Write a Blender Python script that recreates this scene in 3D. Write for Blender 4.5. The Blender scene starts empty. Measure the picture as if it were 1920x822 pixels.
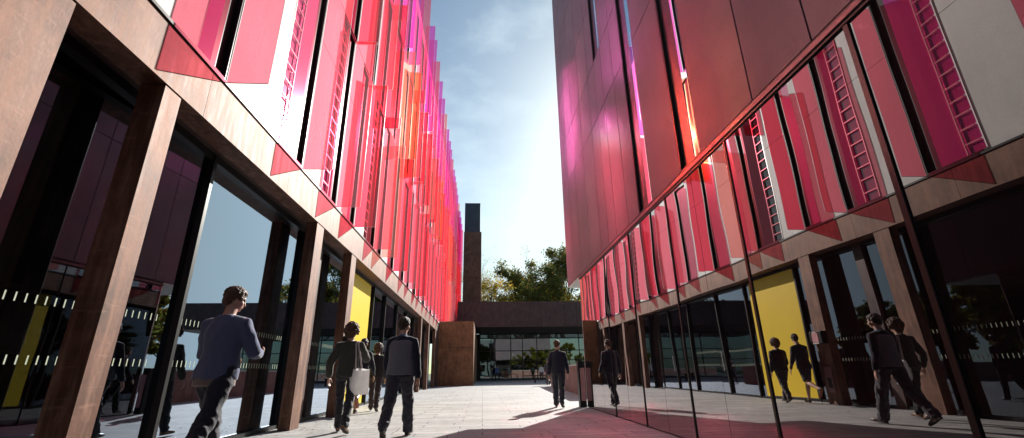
import bpy, bmesh, math, random
from mathutils import Vector, Matrix, noise, Euler
R = math.radians
scene = bpy.context.scene
COL = scene.collection
rng = random.Random(7)

# ------------------------------------------------------------------ helpers
def link(o, parent=None):
    COL.objects.link(o)
    if parent is not None: o.parent = parent
    return o

def tag(o, label=None, cat=None, group=None, kind=None):
    if label: o['label'] = label
    if cat: o['category'] = cat
    if group: o['group'] = group
    if kind: o['kind'] = kind
    return o

def empty(name, loc, label, cat, group=None, rz=0):
    o = bpy.data.objects.new(name, None); o.empty_display_size = .2
    o.location = loc; o.rotation_euler = (0, 0, rz)
    link(o); tag(o, label, cat, group)
    return o

class MB:
    """collects shapes into one mesh (coordinates are world unless the parent moved)"""
    def __init__(s): s.v = []; s.f = []; s.m = []
    def add(s, vs, fs, mi=0):
        n = len(s.v); s.v += [tuple(v) for v in vs]
        s.f += [tuple(i + n for i in f) for f in fs]; s.m += [mi] * len(fs)
    def box(s, x0, x1, y0, y1, z0, z1, mi=0):
        if x0 > x1: x0, x1 = x1, x0
        if y0 > y1: y0, y1 = y1, y0
        if z0 > z1: z0, z1 = z1, z0
        vs = [(x, y, z) for z in (z0, z1) for y in (y0, y1) for x in (x0, x1)]
        s.add(vs, [(0,2,3,1),(4,5,7,6),(0,1,5,4),(2,6,7,3),(0,4,6,2),(1,3,7,5)], mi)
    def quad(s, a, b, c, d, mi=0): s.add([a, b, c, d], [(0,1,2,3)], mi)
    def tube(s, pts, rad, n=10, mi=0, ref=None):
        pts = [Vector(p) for p in pts]; rings = []
        prev = None
        for i, p in enumerate(pts):
            d = (pts[min(i+1, len(pts)-1)] - pts[max(i-1, 0)])
            if d.length < 1e-9: d = Vector((0,0,1))
            d.normalize()
            r = ref if ref is not None else (prev if prev is not None else (Vector((1,0,0)) if abs(d.x) < .9 else Vector((0,1,0))))
            r = Vector(r); a = (r - d * r.dot(d))
            if a.length < 1e-6: a = d.orthogonal()
            a.normalize(); prev = a; b = d.cross(a)
            q = rad[i]; rx, ry = (q, q) if not isinstance(q, (tuple, list)) else q
            rings.append([p + a * rx * math.cos(2*math.pi*k/n) + b * ry * math.sin(2*math.pi*k/n) for k in range(n)])
        vs = [v for rg in rings for v in rg]; fs = []
        for i in range(len(rings)-1):
            for k in range(n):
                k2 = (k+1) % n
                fs.append((i*n+k, i*n+k2, (i+1)*n+k2, (i+1)*n+k))
        fs.append(tuple(reversed(range(n)))); fs.append(tuple((len(rings)-1)*n+k for k in range(n)))
        s.add(vs, fs, mi)
    def ball(s, c, r, nu=12, nv=8, rot=None, mi=0):
        c = Vector(c); r = Vector((r,r,r)) if not isinstance(r, (tuple, list, Vector)) else Vector(r)
        vs = [Vector((0,0,1))]
        for j in range(1, nv):
            t = math.pi*j/nv
            for k in range(nu):
                a = 2*math.pi*k/nu
                vs.append(Vector((math.sin(t)*math.cos(a), math.sin(t)*math.sin(a), math.cos(t))))
        vs.append(Vector((0,0,-1)))
        out = []
        for v in vs:
            w = Vector((v.x*r.x, v.y*r.y, v.z*r.z))
            if rot is not None: w = rot @ w
            out.append(c + w)
        fs = [(0, 1+k, 1+(k+1)%nu) for k in range(nu)]
        for j in range(nv-2):
            for k in range(nu):
                a = 1+j*nu+k; b = 1+j*nu+(k+1)%nu
                fs.append((a, a+nu, b+nu, b))
        l = len(vs)-1; o = 1+(nv-2)*nu
        fs += [(l, o+(k+1)%nu, o+k) for k in range(nu)]
        s.add(out, fs, mi)
    def mesh(s, name):
        me = bpy.data.meshes.new(name); me.from_pydata(s.v, [], s.f); me.update()
        for p, m in zip(me.polygons, s.m): p.material_index = m
        return me
    def build(s, name, mats, parent=None, bevel=0, smooth=False, local=True):
        me = s.mesh(name)
        if not isinstance(mats, (list, tuple)): mats = [mats]
        for m in mats: me.materials.append(m)
        if bevel:
            bm = bmesh.new(); bm.from_mesh(me)
            bmesh.ops.bevel(bm, geom=list(bm.edges), offset=bevel, segments=1, affect='EDGES', clamp_overlap=True)
            bm.to_mesh(me); bm.free()
        if smooth:
            for p in me.polygons: p.use_smooth = True
        o = bpy.data.objects.new(name, me); link(o, parent)
        return o

# ------------------------------------------------------------------ materials
def newmat(name):
    m = bpy.data.materials.new(name); m.use_nodes = True
    nt = m.node_tree; nt.nodes.clear()
    out = nt.nodes.new('ShaderNodeOutputMaterial')
    return m, nt, out
def N(nt, t, **kw):
    n = nt.nodes.new(t)
    for k, v in kw.items():
        if k in n.inputs: n.inputs[k].default_value = v
        else: setattr(n, k, v)
    return n
def pos(nt): return N(nt, 'ShaderNodeNewGeometry').outputs['Position']
def mapped(nt, sc, src=None):
    mp = N(nt, 'ShaderNodeMapping'); mp.inputs['Scale'].default_value = sc
    nt.links.new(src or pos(nt), mp.inputs['Vector']); return mp.outputs['Vector']
def nz(nt, vec, scale, detail=4, rough=.55):
    n = N(nt, 'ShaderNodeTexNoise'); n.inputs['Scale'].default_value = scale
    n.inputs['Detail'].default_value = detail; n.inputs['Roughness'].default_value = rough
    nt.links.new(vec, n.inputs['Vector']); return n.outputs['Fac']
def ramp(nt, fac, stops):
    r = N(nt, 'ShaderNodeValToRGB'); e = r.color_ramp.elements
    while len(e) < len(stops): e.new(.5)
    for i, (p, c) in enumerate(stops):
        e[i].position = p; e[i].color = (*c, 1) if len(c) == 3 else c
    nt.links.new(fac, r.inputs['Fac']); return r.outputs['Color']
def mixc(nt, fac, a, b, mode='MIX'):
    m = N(nt, 'ShaderNodeMix', data_type='RGBA', blend_type=mode)
    for s, v in ((0, fac), (6, a), (7, b)):
        if isinstance(v, (int, float)): m.inputs[s].default_value = v
        elif isinstance(v, tuple): m.inputs[s].default_value = (*v, 1) if len(v) == 3 else v
        else: nt.links.new(v, m.inputs[s])
    return m.outputs[2]
def bumpn(nt, h, dist=.01, st=1.0):
    b = N(nt, 'ShaderNodeBump'); b.inputs['Strength'].default_value = st; b.inputs['Distance'].default_value = dist
    nt.links.new(h, b.inputs['Height']); return b.outputs['Normal']

def simple(name, col, rough=.6, metal=0, var=.12, scale=8, bump=0, spec=.5, stretch=(1,1,1), sheen=0):
    m, nt, out = newmat(name)
    p = N(nt, 'ShaderNodeBsdfPrincipled'); p.inputs['Roughness'].default_value = rough
    p.inputs['Metallic'].default_value = metal; p.inputs['Specular IOR Level'].default_value = spec
    if sheen: p.inputs['Sheen Weight'].default_value = sheen
    v = mapped(nt, stretch); f = nz(nt, v, scale)
    a = tuple(max(0, c*(1-var)) for c in col); b = tuple(min(1, c*(1+var)) for c in col)
    c = ramp(nt, f, [(.3, a), (.7, b)]); nt.links.new(c, p.inputs['Base Color'])
    if bump: nt.links.new(bumpn(nt, nz(nt, v, scale*4), bump), p.inputs['Normal'])
    nt.links.new(p.outputs[0], out.inputs[0]); return m

def corten(name, dark, mid, light, streak=.5, rough=.55):
    m, nt, out = newmat(name)
    p = N(nt, 'ShaderNodeBsdfPrincipled'); p.inputs['Metallic'].default_value = .25
    v = pos(nt)
    n1 = nz(nt, v, 2.2, 6, .65); n2 = nz(nt, mapped(nt, (5, 5, .55)), 2.0, 6, .7)
    n3 = nz(nt, v, 26, 5, .7)
    base = ramp(nt, n1, [(.28, dark), (.5, mid), (.75, light)])
    st = ramp(nt, n2, [(.45, (0,0,0)), (.72, (streak,)*3)])
    pale = tuple(min(1, c*1.7+.05) for c in light)
    c = mixc(nt, st, base, pale)
    n4 = nz(nt, mapped(nt, (1.2, 1.2, 9)), 2.5, 3, .6)
    c = mixc(nt, ramp(nt, n4, [(.60, (0,0,0)), (.70, (streak*.35,)*3)]), c, pale)
    gr = ramp(nt, n3, [(.3, (.86,.86,.86)), (.65, (1.06,1.06,1.06))])
    c = mixc(nt, 1.0, c, gr, 'MULTIPLY')
    nt.links.new(c, p.inputs['Base Color'])
    rr = ramp(nt, n2, [(.3, (rough,)*3), (.8, (rough+.2,)*3)])
    nt.links.new(rr, p.inputs['Roughness'])
    nt.links.new(bumpn(nt, n3, .0012), p.inputs['Normal'])
    nt.links.new(p.outputs[0], out.inputs[0]); return m

def panel(name, c0, c1, rough=.7, bump=.002, spec=.4):
    m, nt, out = newmat(name)
    p = N(nt, 'ShaderNodeBsdfPrincipled'); p.inputs['Roughness'].default_value = rough
    p.inputs['Specular IOR Level'].default_value = spec
    v = pos(nt); a = nz(nt, v, .9, 5, .6); b = nz(nt, v, 45, 3, .7)
    g = nz(nt, mapped(nt, (4, 4, .4)), 1.3, 4)
    c = ramp(nt, a, [(.3, c0), (.7, c1)])
    c = mixc(nt, 1.0, c, ramp(nt, b, [(.3, (.9,.9,.9)), (.7, (1.06,1.06,1.06))]), 'MULTIPLY')
    c = mixc(nt, 1.0, c, ramp(nt, g, [(.3, (.93,.93,.93)), (.6, (1,1,1))]), 'MULTIPLY')
    nt.links.new(c, p.inputs['Base Color'])
    nt.links.new(bumpn(nt, b, bump), p.inputs['Normal'])
    nt.links.new(p.outputs[0], out.inputs[0]); return m

def fin_glass(name, tint, glow=.12):
    """coloured laminated glass: clear tint, a little scatter in the interlayer, surface gloss"""
    m, nt, out = newmat(name)
    tr = N(nt, 'ShaderNodeBsdfTransparent'); tr.inputs[0].default_value = (*tint, 1)
    tl = N(nt, 'ShaderNodeBsdfTranslucent'); tl.inputs[0].default_value = (*[t_*.85+.10 for t_ in tint], 1)
    df = N(nt, 'ShaderNodeBsdfDiffuse'); df.inputs[0].default_value = (*[t_*.85+.10 for t_ in tint], 1)
    m0 = N(nt, 'ShaderNodeMixShader'); m0.inputs[0].default_value = .35
    nt.links.new(tl.outputs[0], m0.inputs[1]); nt.links.new(df.outputs[0], m0.inputs[2])
    m1 = N(nt, 'ShaderNodeMixShader'); m1.inputs[0].default_value = glow
    nt.links.new(tr.outputs[0], m1.inputs[1]); nt.links.new(m0.outputs[0], m1.inputs[2])
    gl = N(nt, 'ShaderNodeBsdfGlossy'); gl.inputs['Roughness'].default_value = .03
    fr = N(nt, 'ShaderNodeFresnel'); fr.inputs[0].default_value = 1.45
    m2 = N(nt, 'ShaderNodeMixShader'); nt.links.new(fr.outputs[0], m2.inputs[0])
    nt.links.new(m1.outputs[0], m2.inputs[1]); nt.links.new(gl.outputs[0], m2.inputs[2])
    nt.links.new(m2.outputs[0], out.inputs[0]); return m

def pane_glass(name, tint, refl0, refl1, gloss=(.9,.9,.9), rough=0.0, wave=0, wscale=1.0, base=None):
    """window glass: see-through tint (or an opaque dark base) under a strong reflection"""
    m, nt, out = newmat(name)
    if base is None:
        a = N(nt, 'ShaderNodeBsdfTransparent'); a.inputs[0].default_value = (*tint, 1)
    else:
        a = N(nt, 'ShaderNodeBsdfDiffuse'); a.inputs[0].default_value = (*base, 1)
    gl = N(nt, 'ShaderNodeBsdfGlossy'); gl.inputs['Roughness'].default_value = rough
    gl.inputs['Color'].default_value = (*gloss, 1)
    lw = N(nt, 'ShaderNodeLayerWeight'); lw.inputs['Blend'].default_value = .5
    mr = N(nt, 'ShaderNodeMapRange'); mr.inputs['To Min'].default_value = refl0; mr.inputs['To Max'].default_value = refl1
    nt.links.new(lw.outputs['Facing'], mr.inputs['Value'])
    m2 = N(nt, 'ShaderNodeMixShader'); nt.links.new(mr.outputs[0], m2.inputs[0])
    nt.links.new(a.outputs[0], m2.inputs[1]); nt.links.new(gl.outputs[0], m2.inputs[2])
    if wave:
        oi = N(nt, 'ShaderNodeObjectInfo')
        ad = N(nt, 'ShaderNodeVectorMath', operation='MULTIPLY_ADD')
        nt.links.new(oi.outputs['Random'], ad.inputs[0]); ad.inputs[1].default_value = (37, 53, 11)
        nt.links.new(pos(nt), ad.inputs[2])
        f = nz(nt, ad.outputs[0], wscale, 1.0, .4)
        nt.links.new(bumpn(nt, f, wave), gl.inputs['Normal'])
    nt.links.new(m2.outputs[0], out.inputs[0]); return m

M = {}
M['white_panel'] = panel('white_concrete', (.72,.70,.68), (.82,.80,.78))
M['mauve_panel'] = panel('mauve_concrete', (.125,.096,.115), (.175,.135,.16), rough=.55, bump=.003)
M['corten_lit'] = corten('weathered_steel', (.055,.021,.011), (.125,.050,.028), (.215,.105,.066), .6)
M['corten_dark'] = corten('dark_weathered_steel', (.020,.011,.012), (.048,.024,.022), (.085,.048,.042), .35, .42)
M['corten_box'] = corten('brown_weathered_steel', (.09,.035,.014), (.16,.065,.026), (.26,.12,.05), .4, .45)
M['corten_wall'] = corten('low_wall_steel', (.16,.07,.06), (.24,.11,.095), (.34,.19,.17), .6, .5)
M['black_metal'] = simple('black_metal', (.012,.011,.012), .4, .3)
M['maroon_metal'] = simple('maroon_metal', (.09,.045,.05), .35, .5)
M['trim'] = simple('pink_bronze_trim', (.20,.11,.12), .45, .4)
M['dark_interior'] = simple('dark_interior', (.028,.022,.022), .8)
M['interior_floor'] = simple('interior_floor', (.10,.095,.09), .4)
M['slate_metal'] = simple('blue_black_cladding', (.030,.038,.052), .45, .2, var=.25, scale=1.5)
M['soffit'] = simple('pale_soffit', (.62,.60,.58), .7)
M['yellow'] = simple('yellow_panel', (.80,.56,.015), .4, var=.03, scale=2)
M['ladder'] = simple('pale_aluminium', (.80,.74,.74), .35, .2, var=.04)
M['fin_edge_glint'] = simple('glass_edge_glint', (.86,.72,.74), .25, 0, var=.05)  # pale colour carries the sun glint along the glass edges
M['magenta_pane'] = pane_glass('magenta_glazing', (1,1,1), .25, .7, (1,.97,1), .12, base=(.85,.10,.55))
M['plum_pane'] = pane_glass('plum_glazing', (1,1,1), .06, .35, (.95,.9,.92), .05, base=(.45,.03,.22))
M['dark_pane'] = pane_glass('dark_glazing', (1,1,1), .06, .35, (.95,.93,.95), .05, base=(.02,.014,.02))
M['sun_bounce_pane'] = pane_glass('sun_bounce_glazing', (1,1,1), .93, .98, (1,.97,.98), .125, base=(.10,.02,.06))  # made-up mirror finish, throws sun onto the right wall and paving
M['slot_pane'] = pane_glass('slot_glazing', (1,1,1), .62, .95, (.92,.95,1), 0.0, .0012, .8, base=(.02,.016,.02))
M['mirror'] = pane_glass('mirror_glazing', (1,1,1), .02, .84, (.84,.79,.80), 0.0, .0075, .6, base=(.010,.008,.009))
M['shop_glass'] = pane_glass('ground_floor_glass', (.22,.24,.24), .02, .84, (.66,.78,.95), 0.0, .0006, .5)
M['end_glass'] = pane_glass('lobby_glass', (.25,.27,.27), .20, .5, (.72,.88,.85), 0.0, .003, .6)
def dash_mat():
    m, nt, out = newmat('dashed_film')
    tc = N(nt, 'ShaderNodeTexCoord'); sx = N(nt, 'ShaderNodeSeparateXYZ'); nt.links.new(tc.outputs['Object'], sx.inputs[0])
    dv = N(nt, 'ShaderNodeMath', operation='DIVIDE'); nt.links.new(sx.outputs['Y'], dv.inputs[0]); dv.inputs[1].default_value = .085
    fr = N(nt, 'ShaderNodeMath', operation='FRACT'); nt.links.new(dv.outputs[0], fr.inputs[0])
    lt = N(nt, 'ShaderNodeMath', operation='LESS_THAN'); nt.links.new(fr.outputs[0], lt.inputs[0]); lt.inputs[1].default_value = .15
    tr = N(nt, 'ShaderNodeBsdfTransparent'); df = N(nt, 'ShaderNodeBsdfDiffuse'); df.inputs[0].default_value = (.55,.60,.48,1)
    mx = N(nt, 'ShaderNodeMixShader'); nt.links.new(lt.outputs[0], mx.inputs[0]); nt.links.new(tr.outputs[0], mx.inputs[1]); nt.links.new(df.outputs[0], mx.inputs[2])
    nt.links.new(mx.outputs[0], out.inputs[0]); return m
M['dash'] = dash_mat()
FIN = {
 'magenta': fin_glass('magenta_glass', (.84,.15,.55)),
 'pink':    fin_glass('pink_glass', (.93,.22,.30)),
 'red':     fin_glass('red_glass', (.86,.08,.14)),
 'coral':   fin_glass('coral_glass', (.97,.36,.33)),
 'orange':  fin_glass('orange_glass', (.96,.30,.12)),
}
# ground ------------------------------------------------------------
def paving_mat():
    m, nt, out = newmat('granite_paving')
    p = N(nt, 'ShaderNodeBsdfPrincipled')
    v = pos(nt)
    p.inputs['Specular IOR Level'].default_value = .25
    # courses run across the alley; irregular lengths from a warped brick pattern
    br = N(nt, 'ShaderNodeTexBrick'); br.offset = .37; br.offset_frequency = 2; br.squash = 1.35; br.squash_frequency = 3
    br.inputs['Scale'].default_value = 1.0; br.inputs['Brick Width'].default_value = 1.05
    br.inputs['Row Height'].default_value = .30; br.inputs['Mortar Size'].default_value = .0075
    br.inputs['Mortar Smooth'].default_value = .25; br.inputs['Bias'].default_value = 0
    br.inputs['Color1'].default_value = (.33,.325,.322,1); br.inputs['Color2'].default_value = (.43,.425,.415,1)
    br.inputs['Mortar'].default_value = (.055,.05,.05,1)
    nt.links.new(v, br.inputs['Vector'])
    n1 = nz(nt, v, .6, 5); n2 = nz(nt, v, 60, 3, .7); n3 = nz(nt, v, 5, 5, .65)
    c = mixc(nt, 1.0, br.outputs['Color'], ramp(nt, n1, [(.3, (.88,.88,.88)), (.7, (1.08,1.08,1.08))]), 'MULTIPLY')
    c = mixc(nt, 1.0, c, ramp(nt, n2, [(.25, (.85,.85,.85)), (.7, (1.1,1.1,1.1))]), 'MULTIPLY')
    c = mixc(nt, 1.0, c, ramp(nt, n3, [(.25, (.74,.73,.72)), (.55, (1.03,1.03,1.03))]), 'MULTIPLY')
    nt.links.new(c, p.inputs['Base Color'])
    rr = ramp(nt, n3, [(.3, (.70,)*3), (.7, (.85,)*3)]); nt.links.new(rr, p.inputs['Roughness'])
    mth = N(nt, 'ShaderNodeMath', operation='SUBTRACT'); mth.inputs[0].default_value = 1
    nt.links.new(br.outputs['Fac'], mth.inputs[1])
    ma = N(nt, 'ShaderNodeMath', operation='MULTIPLY_ADD'); nt.links.new(n2, ma.inputs[0]); ma.inputs[1].default_value = .25
    nt.links.new(mth.outputs[0], ma.inputs[2])
    nt.links.new(bumpn(nt, ma.outputs[0], .006), p.inputs['Normal'])
    nt.links.new(p.outputs[0], out.inputs[0]); return m
M['paving'] = paving_mat()
M['grass'] = simple('rough_grass', (.055,.075,.025), .9, var=.4, scale=.4)

b = MB(); b.quad((-900,-900,-.02),(900,-900,-.02),(900,900,-.02),(-900,900,-.02))
tag(b.build('ground', M['grass']), kind='structure')
b = MB(); b.quad((-30,-30,0),(60,-30,0),(60,64,0),(-30,64,0))
tag(b.build('pavement', M['paving']), kind='structure')

# ================================================================== LEFT BUILDING
XL = -3.30
LEND = 59.0; LBEG = -7.0
Z0, SH, NST = 4.45, 4.55, 3
TOP = Z0 + SH*NST
LB = empty('laboratory_building', (XL, 20, 0), 'long white panelled building with pink glass fins over a rusty steel ground floor', 'building')
OX, OY, OZ = XL, 20, 0
class LMB(MB):   # left building, world coordinates turned into the building's own
    def build(s, *a, **k):
        s.v = [(x-OX, y-OY, z-OZ) for x, y, z in s.v]
        return MB.build(s, *a, **k)

stor_fins = [
 [0.4, 2.6, 5.0, 7.55, 9.5, 10.95, 13.1, 14.1, 16.15, 18.35, 19.8, 21.8, 23.2, 25.3, 27.0, 29.0],
 [-1.5, 1.3, 3.8, 6.2, 8.05, 9.62, 11.55, 12.8, 14.9, 16.6, 17.9, 19.3, 21.4, 23.4, 24.9, 26.8, 28.3],
 [-3.0, 0.2, 4.2, 6.9, 9.3, 11.2, 12.9, 14.3, 16.2, 18.1, 20.2, 21.3, 23.2, 25.2, 27.18, 29.17],
]
for s in range(3):
    y = stor_fins[s][-1]
    while y < LEND - 3:
        y += rng.choice([1.5, 1.9, 2.2, 2.6]); stor_fins[s].append(round(y, 2))
palette = [
 ['pink','pink','pink','pink','pink','red','pink','coral','red','pink','pink','red'],
 ['red','coral','red','pink','orange','red','pink','red','coral','orange','pink','red'],
 ['magenta','magenta','pink','magenta','magenta','coral','magenta','magenta','magenta','pink'],
]
walls = LMB(); backing = LMB()
backing.box(XL-.42, XL-.24, LBEG, LEND, Z0, TOP+.25)
nfin = 0
slots_all = []
for s in range(3):
    za, zb = Z0 + SH*s, Z0 + SH*(s+1)
    jz = za + 2.90
    prev = LBEG
    for i, fy in enumerate(stor_fins[s]):
        gap = fy - (stor_fins[s][i-1] if i else LBEG)
        lad = gap > 1.95 or (s == 0 and abs(fy-9.5) < .1)
        w = .62 if not lad else 1.22
        if (s == 0 and fy in (16.15,18.35,21.8)): w, lad = 1.0, False
        if s and fy in (14.9,17.9,21.4,26.8,16.2,20.2,25.2): w, lad = 1.15, False  # slots widened to strengthen the added reflected sun
        if s == 0 and abs(fy-9.5) < .1: w = .95
        if s == 0 and abs(fy-5.0) < .1: w, lad = .62, False
        ya, yb = fy - w, fy
        zt = zb - .02 if rng.random() < .6 else zb - .35
        if s == 0 and i < 6: zt = zb - .05
        slots_all.append((s, ya, yb, za, zt, lad, fy))
        # white panels between the previous slot and this one, butted with open joints
        segs = [(prev, ya)]
        if ya - prev > 2.6: segs = [(prev, (prev+ya)/2), ((prev+ya)/2, ya)]
        for a, c in segs:
            if c - a < .06: continue
            walls.box(XL-.22, XL, a+.006, c-.006, za+.012, jz-.008)
            walls.box(XL-.22, XL, a+.006, c-.006, jz+.008, zb-.012)
        if zb - zt > .1: walls.box(XL-.22, XL, ya+.006, yb-.006, zt, zb-.012)
        prev = fy
    walls.box(XL-.22, XL, prev+.006, LEND, za+.012, jz-.008)
    walls.box(XL-.22, XL, prev+.006, LEND, jz+.008, zb-.012)
walls.box(XL-.22, XL+.0, LBEG, LEND, TOP+.0, TOP+.25)
w_ = walls.build('wall', M['white_panel'], LB)
backing.box(XL-13, XL-.42, LBEG, LBEG+.3, Z0, TOP); backing.box(XL-13, XL-.42, LEND-.3, LEND, Z0, TOP)
backing.box(XL-13, XL-12.7, LBEG, LEND, Z0, TOP)
backing.build('inner_wall', M['black_metal'], LB)
rf = LMB(); rf.box(XL-13, XL-.02, LBEG, LEND, TOP+.25, TOP+.4); rf.build('roof', M['slate_metal'], LB)

# recessed windows: liner coloured black as reveal shade, pane, ladder-like guide frame
pane_cycle = ['plum_pane','dark_pane','magenta_pane','plum_pane','dark_pane','plum_pane','magenta_pane','plum_pane','plum_pane','dark_pane']
for k, (s, ya, yb, za, zt, lad, fy) in enumerate(sorted(slots_all, key=lambda q: q[1])):
    if yb < -2: continue
    f = LMB(); d = .2
    f.box(XL-.235, XL-.006, yb-.022, yb-.003, za+.02, zt-.01)      # far reveal
    f.box(XL-.235, XL-.006, ya+.003, ya+.022, za+.02, zt-.01)      # near reveal
    f.box(XL-.235, XL-.006, ya+.022, yb-.022, zt-.03, zt-.01)
    f.box(XL-.235, XL-.006, ya+.022, yb-.022, za+.02, za+.05)
    win = f.build('window', M['black_metal'], LB)
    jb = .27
    f2 = LMB(); f2.box(XL-.20, XL-.07, yb-jb, yb-.024, za+.052, zt-.032); f2.build('reveal_shade', M['black_metal'], win)  # black strip added where the far reveal only lies in shade
    p = LMB(); p.box(XL-.072, XL-.06, ya+.024, yb-jb-.002, za+.052, zt-.032)
    key = pane_cycle[k % len(pane_cycle)]
    if s == 0 and fy in (5.0, 7.55): key = 'magenta_pane'
    if s == 0 and fy == 9.5: key = 'plum_pane'
    if (s == 0 and fy in (16.15,18.35,21.8)) or (s == 1 and fy in (14.9,17.9,21.4,26.8)) or (s == 2 and fy in (16.2,20.2,25.2)): key = 'sun_bounce_pane'  # chosen panes added as reflectors for the opposite wall and paving
    p.build('pane', M[key], win)
    if lad:
        l = LMB(); y0 = ya+.05; y1 = ya+.40
        l.box(XL-.04, XL-.015, y0, y0+.022, za+.06, zt-.04)
        l.box(XL-.04, XL-.015, y1, y1+.022, za+.06, zt-.04)
        z = za+.25
        while z < zt-.12:
            l.box(XL-.036, XL-.018, y0+.023, y1-.001, z, z+.024); z += .30
        l.build('ladder_frame', M['ladder'], win)
# the fins
nf = 0
allf = sorted([(fy, s, i) for s in range(3) for i, fy in enumerate(stor_fins[s])])
for fy, s, i in allf:
    if fy < .5 or nf >= 98: continue
    za, zb = Z0 + SH*s, Z0 + SH*(s+1)
    z0, z1 = za, zb - rng.choice([.02, .3, .55])
    if s == 1: z0 = za + rng.choice([0, 0, -.6, .25]); z1 = zb - rng.choice([.1, .4])
    if s == 2: z0 = za - rng.choice([0, .3, .7]); z1 = 19.3 - (0 if i % 2 else .0)
    if s == 1 and abs(fy-9.62) < .05: z0 = 9.0
    key = palette[s][i % len(palette[s])]
    if s < 2 and fy > 26 and rng.random() < .35: key = rng.choice(['pink','red','coral'])
    wdt = .53; t = .010
    b = LMB()
    x0, x1 = XL+.012, XL+wdt
    b.add([(x0,fy,z0),(x1,fy,z0),(x1,fy,z1),(x0,fy,z1)], [(0,1,2,3)], 0)
    # glass edges coloured pale as sun glint: outer upright, foot and head
    b.box(x1, x1+.008, fy-t/2, fy+t/2, z0, z1, 1)
    b.box(x0, x1-.001, fy-t/2, fy+t/2, z0-.008, z0-.001, 1)
    b.box(x0, x1-.001, fy-t/2, fy+t/2, z1+.001, z1+.008, 1)
    b.build('glass_fin', [FIN[key], M['fin_edge_glint']], LB); nf += 1
    # a second, narrower sheet lapping the joint on some of them
# black shadow-gap line and steel beam
b = LMB(); b.box(XL-.30, XL+.022, LBEG, LEND, 4.415, 4.452); b.build('drip_flashing', M['black_metal'], LB)
b = LMB()
y = LBEG
while y < 33.0:
    y2 = min(y + 2.35, 33.0)
    b.box(XL-.30, XL, y+.003, y2-.003, 3.79, 4.413); y = y2
b.box(XL-.28, XL-.01, LBEG, 33.0, 3.80, 4.41)
b.build('beam', M['corten_lit'], LB, bevel=.0)
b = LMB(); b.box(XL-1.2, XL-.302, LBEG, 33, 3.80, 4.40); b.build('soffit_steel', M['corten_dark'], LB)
cols = [(1.2,3.05,.24),(4.12,4.38,.26),(8.62,9.02,.22),(11.1,11.52,.22),(24.7,25.0,.22),(28.2,28.5,.22),(32.2,32.6,.22)]
for a, c, d in cols:
    b = LMB(); b.box(XL-d, XL-.012, a, c, 0, 3.788)
    b.build('column', [M['corten_lit']], LB, bevel=.006)
b = LMB(); b.box(XL-.24, XL-.012, LBEG, -1.0, 0, 3.788); b.build('column', M['corten_lit'], LB, bevel=.006)
# inner glazing line
XG = -3.76
posts = [0.2, 3.0, 5.74, 9.05, 9.95, 12.3, 15.3, 17.2, 19.6, 22.0, 24.4, 26.8, 29.2, 31.6, 33.0]
for i in range(len(posts)-1):
    a, c = posts[i], posts[i+1]
    wide = i == 4
    b = LMB(); hw = .03 if not wide else .13
    b.box(XG-.06, XG+.09, a-hw, a+hw, 0, 3.78)
    fr = b.build('glazing_post', M['corten_dark'] if wide else M['black_metal'], LB)
    p = LMB(); p.box(XG-.006, XG+.006, a+hw+.004, c-(.03 if i != 3 else .13)-.004, .07, 3.70)
    pn = p.build('glass_pane', M['shop_glass'], LB)
    if i == 1:      # this pane stands slightly ajar
        px_, py_ = XG-OX, c-.034-OY
        pn.matrix_local = Matrix.Translation((px_, py_, 0)) @ Matrix.Rotation(R(-4.2), 4, 'Z') @ Matrix.Translation((-px_, -py_, 0))
    if 0 < i < 8:
        for z in (1.02, 1.52):      # a strip of film printed with short upright dashes
            d_ = LMB(); y0, y1 = a+hw+.12, c-.2
            d_.quad((XG+.0075, y0, z), (XG+.0075, y1, z), (XG+.0075, y1, z+.075), (XG+.0075, y0, z+.075))
            d_.build('glass_marking', M['dash'], pn)
b = LMB(); b.box(XG-.05, XG+.07, LBEG, 33, 0, .065); b.box(XG-.05, XG+.07, LBEG, 33, 3.70, 3.80)
b.build('glazing_frame', M['black_metal'], LB)
b = LMB(); b.box(XG+.02, XG+.045, 12.36, 14.95, .08, 3.69); b.build('yellow_panel', M['yellow'], LB)
b = LMB(); b.box(-12, -11.8, LBEG, 33, 0, 3.8); b.box(-12, XG-.06, LBEG-.2, LBEG, 0, 3.8); b.box(-12, XG-.1, 33, 33.2, 0, 3.8)
b.box(-12, XG-.06, LBEG, 33, 3.82, 4.38)
for yy in (4.0, 9.4, 11.95, 16.5, 22): b.box(-8.2, -7.6, yy, yy+.5, .02, 3.8)
b.build('interior', M['dark_interior'], LB)
b = LMB(); b.box(-11.8, XG-.06, LBEG, 33, .004, .02); b.build('interior_floor', M['interior_floor'], LB)
# beyond 33 m the ground floor steps back as plain steel wall
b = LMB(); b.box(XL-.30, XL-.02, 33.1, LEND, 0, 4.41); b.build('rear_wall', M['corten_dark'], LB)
for yy in (17.32, 22.12, 24.52):
    b = LMB(); b.tube([(XG+.12, yy, .85), (XG+.12, yy, 1.55)], [.016,.016], 8); b.box(XG+.006, XG+.12, yy-.012, yy+.012, .93, .955); b.box(XG+.006, XG+.12, yy-.012, yy+.012, 1.45, 1.475)
    b.build('door_handle', M['ladder'], LB)
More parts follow.
